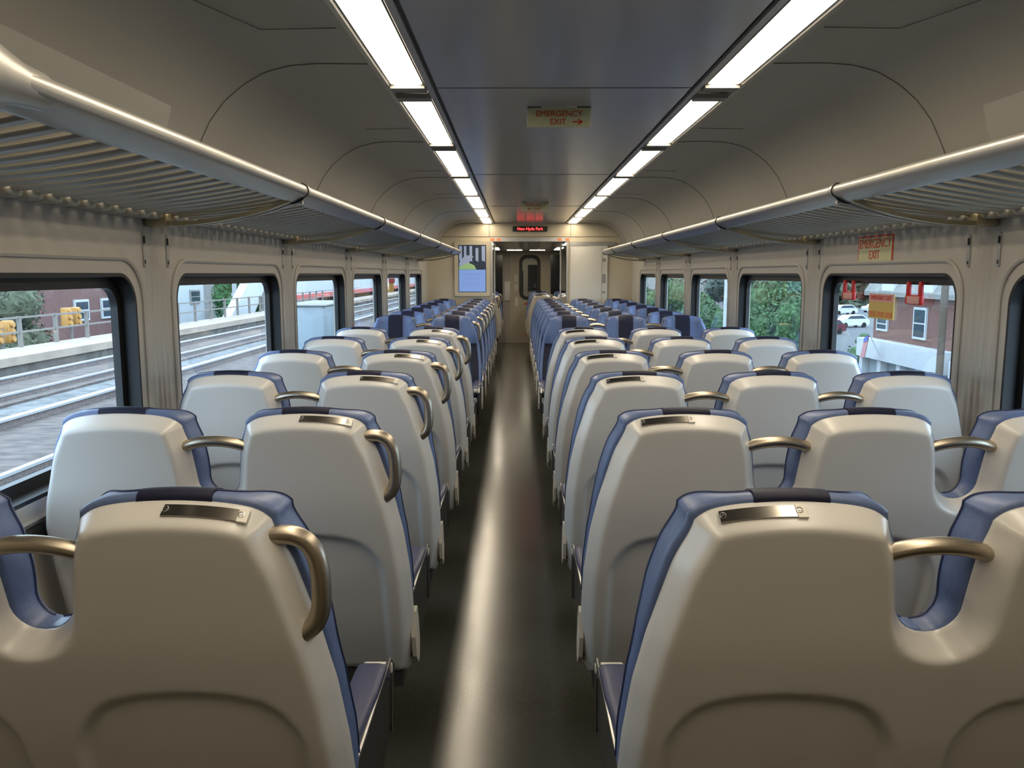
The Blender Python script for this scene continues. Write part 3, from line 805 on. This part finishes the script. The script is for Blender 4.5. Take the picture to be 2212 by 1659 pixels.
# vestibule and the part of the car beyond
YE = 18.24
ve = MB().box(XL - .1, XR + .1, YB + .06, YE, OPT, OPT + .05); tag(ve.build('ceiling_vestibule', M_ceil, smooth=0), kind='structure')
for nm, x0, x1 in (('wall_left_far', XL - .1, XL), ('wall_right_far', XR, XR + .1)):
    tag(MB().box(x0, x1, YB + .06, YE, 0, OPT).build(nm, M_end, smooth=0), kind='structure')
pt = MB().box(XL, -.46, 13.95, 14.0, 0, OPT); pt.box(.83, XR, 13.95, 14.0, 0, OPT)
tag(pt.build('wall_partition', M_cab, smooth=0), kind='structure')
for xx, yy, L, w, lab in ((-.42, 13.2, .9, .12, 'left, nearer'), (-.40, 15.6, 1.3, .12, 'left, farther'), (.80, 13.2, .9, .12, 'right, nearer'), (.78, 15.6, 1.3, .12, 'right, farther'), (-.05, 16.5, .10, .3, 'middle, left of centre'), (.40, 16.5, .10, .3, 'middle, right of centre')):
    t = thing('vestibule_light', f'small ceiling light beyond the far doorway, {lab}', 'ceiling light', (xx, yy, OPT), 0, 'small lights beyond the doorway')
    MB().box(-w / 2 - .01, w / 2 + .01, -L / 2 - .01, L / 2 + .01, -.004, 0).build('light_frame', M_trim, t, smooth=0)
    MB().box(-w / 2, w / 2, -L / 2, L / 2, -.006, -.003).build('diffuser', M_lamp2, t, smooth=0)
# end wall with door
ew = MB().box(XL - .1, -.15, YE, YE + .06, 0, OPT); ew.box(.71, XR + .1, YE, YE + .06, 0, OPT)
ewo = tag(ew.build('wall_end', M_end, smooth=0), kind='structure')
dp = MB().box(-.50, -.32, YE - .01, YE, .55, 1.93); dp.box(.74, .98, YE - .01, YE, .75, 1.93); dp.build('dark_panel', M_dpan, ewo, smooth=0)
t = thing('door_1', None, None, (.28, YE, 0)); t['kind'] = 'structure'
outer = [(-.43, 0), (.43, 0), (.43, OPT), (-.43, OPT)]; hole = rrect(-.235, .235, .95, 1.93, .16, 8)
tr = tessellate_polygon([[Vector((p[0], p[1], 0)) for p in l] for l in (outer, hole)])
dl = MB(); dl.add([(p[0], 0, p[1]) for p in outer + hole], [tuple(q) for q in tr]); dl.add([(p[0], .04, p[1]) for p in outer + hole], [tuple(q) for q in tr])
dl.build('door_leaf', M_door, t, smooth=0)
n = len(hole); A = hole; B = rrect(-.165, .165, 1.02, 1.86, .11, 8)
gk = MB().add([(p[0], -.012, p[1]) for p in A] + [(p[0], -.012, p[1]) for p in B] + [(p[0], .05, p[1]) for p in B] + [(p[0], .05, p[1]) for p in A], [(j * n + i, j * n + (i + 1) % n, ((j + 1) % 4) * n + (i + 1) % n, ((j + 1) % 4) * n + i) for j in range(4) for i in range(n)])
gk.build('door_window_gasket', M_black, t)
MB().add([(p[0], .02, p[1]) for p in B], [tuple(range(n))]).build('door_window_glass', M_glass, t, smooth=0)
dd = MB().box(-.34, -.27, -.006, 0, 1.35, 1.50); dd.box(-.34, -.27, -.006, 0, 1.15, 1.30); dd.box(-.33, -.26, -.006, 0, .82, 1.0); dd.build('door_notices', M_paper, t, smooth=0)
ds = MB().box(-.12, .04, -.006, 0, .84, .88); ds.box(-.09, .03, -.006, 0, .16, .19); ds.build('door_stickers', M_red, t, smooth=0)
cb = MB().box(-.56, -.44, -.03, 0, .95, 1.32).box(-.57, -.43, -.035, -.0, 1.33, 1.35).box(-.57, -.43, -.035, 0, .93, .95); cb.build('control_box', M_steel, t, smooth=0)
# the next car seen through the door window
nc = tag(MB().box(-1.3, 1.6, 21.5, 21.56, 0, 2.3).build('wall_next_car', M_end, smooth=0), kind='structure')
MB().box(.28, .52, 21.44, 21.5, 1.1, 1.75).box(.10, .16, 21.44, 21.5, .9, 1.6).build('dark_panel', M_dpan, nc, smooth=0)
tag(MB().box(XL - .1, XR + .1, 19.0, 21.5, -.08, 0).box(XL - .1, XR + .1, YE + .07, 21.5, OPT, OPT + .05).box(XL - .1, XL, YE + .07, 21.5, 0, OPT).box(XR, XR + .1, YE + .07, 21.5, 0, OPT).build('floor_next_car', M_end, smooth=0), kind='structure')
t = thing('next_car_light', 'ceiling light of the next car seen through the end door window', 'ceiling light', (.3, 20.2, OPT))
MB().box(-.25, .25, -.12, .12, -.006, 0).build('diffuser', M_lamp2, t, smooth=0)
# rear end of the car behind the camera
tag(MB().box(XL - .1, XR + .1, Y0 - .06, Y0, 0, ZC + .1).build('wall_rear', M_bulk, smooth=0), kind='structure')
tag(MB().box(XL - .1, XR + .1, Y0 - .06, YB + .06, ZC + .08, ZC + .12).build('roof', M_steel, smooth=0), kind='structure')

# ------------------------------------------------------------------ outside, left
M_ball = mat('ballast', (.15, .15, .15), .95, noise=.45, nscale=4, bump=.6)
M_conc = mat('concrete', (.36, .29, .23), .9, noise=.12, nscale=1.5)
M_concd = mat('concrete_dark', (.14, .125, .11), .95, noise=.3, nscale=2)
M_rail = mat('rail_steel', (.50, .52, .54), .35, .3)
M_rust = mat('rail_side', (.20, .16, .15), .8, noise=.3)
M_fence = mat('railing_paint', (.19, .17, .15), .6)
M_b1 = brickmat('brick_left', (.17, .085, .075), (.14, .07, .065), (.23, .13, .11), 4)
M_b2 = brickmat('brick_right', (.18, .085, .065), (.15, .07, .055), (.2, .12, .1), 4)
M_wh = mat('white_paint', (.50, .52, .54), .6, noise=.03, nscale=2)
M_pane = mat('dark_pane', (.05, .07, .09), .1)
M_leaf = mat('leaf_green', (.045, .105, .035), .7, noise=.5, nscale=1.3)
M_leaf2 = mat('leaf_olive', (.10, .115, .07), .8, noise=.35, nscale=1.5)
M_ivy = mat('ivy_green', (.03, .12, .035), .7, noise=.5, nscale=2)
M_bark = mat('bark', (.10, .075, .055), .9)
M_sig = mat('signal_yellow', (.50, .25, .06), .5)
M_road = mat('asphalt', (.11, .115, .12), .9, noise=.15, nscale=.8)
M_roof = mat('roof_slate', (.19, .185, .17), .8, noise=.2, nscale=3)
M_redp = mat('red_stripe', (.60, .08, .07), .5)
M_shel = mat('shelter_panel', (.26, .31, .34), .4)
M_carw = mat('car_white', (.62, .64, .66), .25)
M_carr = mat('car_red', (.12, .02, .03), .3)
M_grey = mat('grey_render', (.30, .29, .275), .9, noise=.1, nscale=.6)
M_awn = mat('blue_awning', (.05, .22, .60), .6)
M_teal = mat('ground_verge', (.20, .21, .19), .95, noise=.3, nscale=.5)

tag(MB().box(-13.0, -1.6, -20, 160, -1.4, -1.12).build('ground_ballast', M_ball, smooth=0), kind='structure')
tag(MB().box(-400, -14.2, -60, 500, -6.2, -6.0).build('ground_left', M_road, smooth=0), kind='structure')
wk = MB().box(-14.6, -12.9, -20, 160, -.82, -.60); wk.build('path_walkway', M_conc, smooth=0)['kind'] = 'structure'
tag(MB().box(-14.5, -13.0, -20, 160, -6.0, -.82).build('wall_retaining', M_concd, smooth=0), kind='structure')  # shadow under the walkway is put into this wall's dark colour
for X, z, w, m, lab in ((-6.4, -.95, .09, M_rail, 'pale steel rail nearest the train outside the left windows'), (-8.65, -.90, .16, M_rail, 'broad pale third rail cover between the two outer tracks'), (-10.6, -.95, .08, M_rail, 'thin grey rail beyond the third rail cover'), (-12.2, -.92, .12, M_rail, 'bright rail beside the concrete walkway')):
    t = thing('railway_rail', lab, 'rail', (X, 0, 0), 0, None)
    MB().prism([(-w / 2, z - .04), (w / 2, z - .04), (w / 2, z), (-w / 2, z)], -20, 150).build('rail_head', m, t, smooth=0)
    MB().prism([(-w * .22, -1.12), (w * .22, -1.12), (w * .22, z - .04), (-w * .22, z - .04)], -20, 150).build('rail_web', M_rust, t, smooth=0)
for X in (-7.5, -11.4):
    tag(MB().box(X - 1.2, X + 1.2, -20, 150, -1.12, -1.07).build('ground_sleepers', mat('trackbed', (.12, .095, .085), .95, noise=.4, nscale=3, stretch=(1, 2, 1)), smooth=0), kind='structure')
# railing
t = thing('walkway_railing', 'grey two-bar metal railing along the concrete walkway', 'railing', (-14.45, 0, -.6))
rl = MB()
for z in (.86, .44): rl.box(-.03, .03, 14, 75, z - .026, z + .026)
rl.build('rail_bars', M_fence, t, smooth=0)
for k in range(24):
    y = 18.1 + 1.87 * k; MB().box(-.05, .05, y - .05, y + .05, 0, .90).build('post', M_fence, t, smooth=0)
def window_box(parent, x, y0, y1, z0, z1, sgn, frame=M_wh, double=False):
    w = MB().box(*sorted((x, x + sgn * .10)), y0, y1, z0, z1).build('window', frame, parent, smooth=0)
    p = MB(); f = .13
    ysp = [(y0 + f, y1 - f)] if not double else [(y0 + f, (y0 + y1) / 2 - f / 2), ((y0 + y1) / 2 + f / 2, y1 - f)]
    zm = (z0 + z1) / 2
    for a, c in ysp:
        p.box(*sorted((x + sgn * .09, x + sgn * .115)), a, c, z0 + f, zm - .04); p.box(*sorted((x + sgn * .09, x + sgn * .115)), a, c, zm + .04, z1 - f)
    p.build('pane', M_pane, w, smooth=0)
t = thing('brick_house', 'dark red brick house with white-framed windows beyond the left tracks', 'building', (-24, 0, 0))
MB().box(-10, 0, 24, 51.8, -6, 4.5).build('wall', M_b1, t, smooth=0)
MB().box(-10.4, .4, 23.6, 52.2, 4.5, 4.9).build('roof', M_roof, t, smooth=0)
for y0, y1, dbl in ((35.5, 37.6, True), (38.7, 40.0, False), (44.3, 45.8, False), (47.2, 50.6, True)): window_box(t, 0, y0, y1, -1.05, .12, 1, double=dbl)
for y0, y1 in ((28, 29.5), (31.5, 33), (44.3, 45.8), (47.2, 50.6)): window_box(t, 0, y0, y1, 1.8, 3.3, 1)
t = thing('white_house', 'white rendered house seen through the second left window', 'building', (-26, 0, 0))
MB().box(-9, 0, 60, 68.2, -6, 4.5).build('wall', M_wh, t, smooth=0)
MB().prism([(-9.3, 4.5), (.3, 4.5), (-4.5, 7)], 59.7, 68.5).build('roof', M_roof, t, smooth=0)
window_box(t, 0, 65.2, 67.2, -.85, .25, 1, M_grey)
def foliage(cx_, cy, cz, rx, ry, rz_, count, size):
    mb = MB(); blobs = [(rng.normal(size=3) * .42, rng.uniform(.35, .6)) for _ in range(14)]
    for i in range(count):
        c, r = blobs[i % 14]; d = rng.normal(size=3); d /= np.linalg.norm(d); p = c + d * r * rng.uniform(.75, 1.0)
        p = np.array([p[0] * rx, p[1] * ry, p[2] * rz_]) + (cx_, cy, cz)
        u = rng.normal(size=3); u /= np.linalg.norm(u); v = np.cross(u, d); v /= (np.linalg.norm(v) + 1e-9); s = size * rng.uniform(.6, 1.3)
        mb.add([p - u * s, p + v * s * .5, p + u * s, p - v * s * .5], [(0, 1, 2, 3)])
    # dense inner masses
    for c, r in blobs:
        n = 7; vs = []; 
        for a in range(n):
            th = math.pi * (a + .5) / n
            for k in range(10):
                ph = 2 * math.pi * k / 10; q = r * .80 * rng.uniform(.85, 1.1)
                vs.append(((c[0] + q * math.sin(th) * math.cos(ph)) * rx + cx_, (c[1] + q * math.sin(th) * math.sin(ph)) * ry + cy, (c[2] + q * math.cos(th)) * rz_ + cz))
        mb.add(vs, [(a * 10 + k, a * 10 + (k + 1) % 10, a * 10 + 10 + (k + 1) % 10, a * 10 + 10 + k) for a in range(n - 1) for k in range(10)] + [tuple(range(10)), tuple(range(60, 70))])
    return mb
def tree(label, x, y, z0, zc, rx, ry, rz_, m=M_leaf, count=2600, size=.22, name='tree', cat='tree', group=None):
    t = thing(name, label, cat, (x, y, z0), 0, group)
    MB().tube([(0, 0, 0), (.1, .05, (zc - z0) * .5), (0, 0, zc - z0)], [.22, .17, .1], 8).build('trunk', M_bark, t)
    foliage(0, 0, zc - z0, rx, ry, rz_, count, size).build('crown', m, t, smooth=0, recalc=False)
    return t
tree('olive green tree in front of the brick house beyond the left railing', -20, 33.2, -6, -1.6, 2.0, 2.2, 2.4, M_leaf2, 9000, .10)
for y0 in (37.3, 38.9, 40.4):
    pass
tree('dark green ivy mass beside the white house', -24.2, 72.6, -6, -.3, 1.8, 3.4, 4.4, M_ivy, 7000, .18)
tree('row of low dark shrubs behind the railing at the left', -17.2, 39.5, -6, -2.7, .8, 2.6, .8, M_ivy, 1500, .15, 'shrub', 'shrub')
def signal(x, y, z, lab):
    t = thing('traffic_signal', lab, 'traffic light', (x, y, -6), 0, 'yellow traffic signals')
    MB().tube([(0, 0, 0), (0, 0, z + 6 + .25)], .06, 8).build('pole', M_fence, t)
    for q in (-.34, .34):
        h = MB().rbox(-.14, .14, q - .16, q + .16, z + 6 - .38, z + 6 + .38, .04, 2).build('signal_head', M_sig, t)
        l = MB()
        for dz in (-.24, 0, .24): l.tube([(.12, q, z + 6 + dz), (.22, q, z + 6 + dz + .01)], .10, 10)
        l.build('visor', M_sig, h)
signal(-18, 33.0, -.20, 'pair of yellow traffic signal heads in front of the brick house')
signal(-17, 26.9, -.40, 'pair of yellow traffic signal heads at the left edge of the near window')
t = thing('lamp_post', 'white lamp post beside the stair canopy outside the left windows', 'lamp post', (-20, 58.2, -6))
MB().tube([(0, 0, 0), (0, 0, 9)], .16, 10).build('pole', M_wh, t)
MB().rbox(-.2, 1.2, -.15, .15, 5.9, 6.15, .05, 2).build('lamp_head', M_wh, t)
t = thing('stair_canopy', 'white sloping stair enclosure down to the platform', 'staircase', (-16, 0, 0))
MB().add([(x, y, z) for x in (-.5, 0) for y, z in ((49.3, 1.1), (52.9, 1.1), (49.4, -1.25), (45.0, -1.35))], [(0, 1, 2, 3), (4, 5, 6, 7), (0, 1, 5, 4), (1, 2, 6, 5), (2, 3, 7, 6), (3, 0, 4, 7)]).build('sloping_enclosure', M_wh, t, smooth=0)
MB().box(-.5, 0, 49, 58, 1.1, 4.0).build('landing', M_wh, t, smooth=0)
MB().box(-.45, -.1, 52.9, 57, -6, 1.1).build('support_wall', M_grey, t, smooth=0)
# station canopy and trackside cabinet further on
t = thing('platform_canopy', 'long platform canopy roof with red edge stripe beyond the tracks', 'canopy', (-19.6, 60, 0))
MB().box(1.6, 3.2, 0, 110, -.15, 1.6).build('roof', M_wh, t, smooth=0)
MB().box(3.2, 3.3, 0, 110, -.45, -.05).build('roof_stripe', M_redp, t, smooth=0)
MB().box(1.6, 1.75, 14, 110, -6, -.15).build('back_wall', M_concd, t, smooth=0)
for k in range(8): MB().box(2.0, 2.3, 2 + 12 * k, 2.3 + 12 * k, -6, -.15).build('column', M_fence, t, smooth=0)
t = thing('trackside_cabinet', 'tall pale blue-grey equipment cabinet standing between the tracks', 'cabinet', (-5.05, 20.9, -1.12))
MB().rbox(-.5, .5, -1.5, 1.7, 0, 1.88, .05, 2).build('cabinet_body', M_shel, t)
MB().box(.5, .52, .05, .12, .1, 1.8).build('door_seam', M_grey, t, smooth=0)
MB().rbox(-.55, .55, -1.55, 1.75, 1.88, 1.92, .015, 2).build('cabinet_roof', M_grey, t)
tag(MB().box(-40, -29, 78, 160, -6, 8).build('wall_far_houses', M_grey, smooth=0), kind='structure')

# ------------------------------------------------------------------ outside, right
tag(MB().box(6.5, 400, -60, 500, -5.7, -5.5).build('ground_right', M_road, smooth=0), kind='structure')
tag(MB().add([(1.9, -20, -1.3), (1.9, 160, -1.3), (7.5, 160, -5.5), (7.5, -20, -5.5), (1.9, -20, -1.8), (1.9, 160, -1.8), (7.5, 160, -5.9), (7.5, -20, -5.9)], [(0, 1, 2, 3), (4, 5, 6, 7), (0, 1, 5, 4), (2, 3, 7, 6), (1, 2, 6, 5), (0, 3, 7, 4)]).build('ground_embankment', M_teal, smooth=0), kind='structure')
t = thing('brick_shop', 'red brick building with white shopfront beyond the right windows', 'building', (21.5, 0, -5.5))
MB().box(0, 9, 30.0, 49.6, 0, 5.75).build('wall', M_b2, t, smooth=0)
MB().prism([(-.5, 5.75), (9.3, 5.75), (9.3, 6.0), (5, 9.2), (1.2, 8.6), (-.5, 6.0)], 29.7, 50.0).build('roof', M_roof, t, smooth=0)
MB().box(-.75, 0, 39.9, 50.1, 2.10, 3.2).build('shop_fascia', M_wh, t, smooth=0)
sf = MB()
for y in (40.0, 42.4, 44.6, 47.0, 49.5): sf.box(-.6, 0, y, y + .45, 0, 2.1)
sf.box(-.55, 0, 40, 49.9, 0, .55); sf.build('shop_piers', M_wh, t, smooth=0)
sg_ = MB()
for y in (40.45, 42.85, 45.05, 47.45): sg_.box(-.2, 0.02, y, y + 1.95, .55, 2.1)
sg_.build('shop_glass', M_shel, t, smooth=0)
for y0, y1, z0, z1 in ((43.1, 44.5, 3.55, 5.25), (47.6, 49.0, 3.7, 4.55), (38.6, 39.9, 3.3, 5.0), (35.4, 36.6, 3.3, 5.0)): window_box(t, 0, y0, y1, z0, z1, -1)
for y in (38.6, 42.6, 47.0):
    d = MB(); d.add([(x, y + q, z) for x in (-.45, 1.6) for q, z in ((-.75, 6.0), (.75, 6.0), (.70, 7.3), (0, 8.1), (-.70, 7.3))], [(0, 1, 2, 3, 4), (5, 6, 7, 8, 9)] + [(i, (i + 1) % 5, 5 + (i + 1) % 5, 5 + i) for i in range(5)])
    d.build('dormer', M_wh, t, smooth=0)
MB().box(-.9, 0, 30.2, 39.0, .9, 2.9).build('side_fascia', M_wh, t, smooth=0)
MB().box(-.95, -.88, 33.5, 35.6, 1.1, 2.6).build('blue_panel', M_awn, t, smooth=0)
t = thing('flag', 'small stars and stripes flag hung over the shopfront', 'flag', (19.9, 46.4, -2.2))
MB().tube([(.7, 0, -.9), (0, 0, .35)], .03, 6).build('flag_pole', M_wh, t)
fl = MB(); fl.add([(-.05, -.1, .3), (-.05, .45, .1), (-.05, 1.0, -1.1), (-.05, .35, -1.0)], [(0, 1, 2, 3)]); fl.add([(-.02, -.1, .3), (-.02, .45, .1), (-.02, 1.0, -1.1), (-.02, .35, -1.0)], [(3, 2, 1, 0)])
fo = fl.build('flag_cloth', mat('flag_red_white', (.55, .25, .26), .8), t, smooth=0)
MB().add([(-.07, -.1, .32), (-.07, .47, .10), (-.07, .6, -.18), (-.07, .02, -.05)], [(0, 1, 2, 3)]).build('flag_canton', mat('flag_blue', (.12, .15, .45), .8), t, smooth=0)
t = thing('utility_pole', 'dark wooden utility pole in front of the brick shop', 'utility pole', (19.4, 37.5, -5.5))
MB().tube([(0, 0, 0), (0, 0, 12)], .16, 10).build('pole', M_bark, t)
MB().box(-.06, .06, -1.3, 1.3, 9.9, 10.05).build('crossarm', M_bark, t, smooth=0)
def car(x, y, rz, m, lab):
    t = thing('parked_car', lab, 'car', (x, y, -5.5), rz, None)
    P = [(-2.2, .35), (-2.25, .8), (-2.1, 1.05), (-1.3, 1.15), (-.7, 1.6), (1.2, 1.65), (1.9, 1.15), (2.2, 1.0), (2.25, .45), (2.1, .3), (-2.1, .3)]
    n = len(P); MB().add([(yy, -.9 if i == 0 else .9, z) for i in (0, 1) for yy, z in P], [tuple(range(n)), tuple(range(n, 2 * n))] + [(i, (i + 1) % n, n + (i + 1) % n, n + i) for i in range(n)]).build('body', m, t, smooth=30)
    g = MB().add([(-1.15, s, 1.16) if k == 0 else (-.65, s, 1.52) if k == 1 else (1.1, s, 1.55) if k == 2 else (1.7, s, 1.16) for s in (-.91, .91) for k in range(4)], [(0, 1, 2, 3), (4, 5, 6, 7)]); g.build('side_glass', M_pane, t, smooth=0)
    for wx in (-1.4, 1.4):
        for wy in (-.92, .72): MB().tube([(wx, wy, .34), (wx, wy + .2, .34)], .34, 14).build('wheel', M_black, t)
car(44.2, 109, .25, M_carw, 'white parked car on the street outside the right window, the lower and nearer one')
car(57, 144, .2, M_carw, 'white parked car on the street, the upper and farther one')
car(66, 152, .2, M_carw, 'white car at the right of the far white parked car')
car(36.4, 97, .3, M_carr, 'dark red car at the left edge of the right window')
tag(MB().box(28, 29.5, 66, 67, -5.5, -5.35).build('kerb', M_sig, smooth=0), kind='structure')
T = [(13.4, 44, -1.6, 2.5, 3.3, 3.6, 'big green tree filling the fourth-from-end right window', M_leaf, 16000), (24.5, 57, -4.3, 1.3, 1.3, 1.4, 'small round green bush beyond the brick shop corner', M_leaf, 900),
     (13.0, 58, -2.6, 2.6, 4.0, 2.6, 'green tree low in the third-from-end right window', M_leaf, 9000), (14.5, 74, -2.4, 3.0, 5.5, 3.2, 'green tree low in the second-from-end right window', M_leaf, 8000),
     (17.5, 100, -2.2, 3.0, 7.0, 3.4, 'green tree low in the last right window', M_leaf, 3000), (72, 190, -2.0, 14, 20, 7, 'dark trees behind the parked cars', M_leaf2, 5000), (24.0, 80, .6, 4.2, 8, 3.6, 'dark blue-green tree behind the street lamp', mat('leaf_dark', (.04, .06, .05), .8, noise=.5, nscale=1), 4000)]
for x, y, zc, rx, ry, rz_, lab, m, cnt in T: tree(lab, x, y, -5.5, zc, rx, ry, rz_, m, cnt, .14 if y < 70 else .2 if y < 150 else .9)
t = thing('street_lamp', 'pale street lamp post outside the third-from-end right window', 'lamp post', (13.5, 53.3, -5.5))
MB().tube([(0, 0, 0), (0, 0, 9.5)], .14, 10).build('pole', M_wh, t); MB().rbox(-1.2, .2, -.15, .15, 9.4, 9.6, .05, 2).build('lamp_head', M_wh, t)
t = thing('grey_building', 'plain grey building behind the trees at the far right windows', 'building', (19.5, 60, -5.5))
MB().box(3.5, 14, 34, 130, 0, 14).build('wall', M_grey, t, smooth=0); MB().box(3.2, 14.3, 33.7, 130.3, 14, 14.4).build('roof', M_roof, t, smooth=0)
t = thing('distant_house', 'brick house with pale roof far behind the green tree at right', 'building', (73, 100, -5.5))
MB().box(0, 14, 20, 60, 0, 5).build('wall', M_b2, t, smooth=0); MB().box(-.5, 14.5, 19.5, 60.5, 5, 8).build('roof', M_wh, t, smooth=0)
tag(MB().box(90, 96, 60, 400, -6, 10).build('wall_far_street', M_grey, smooth=0), kind='structure')
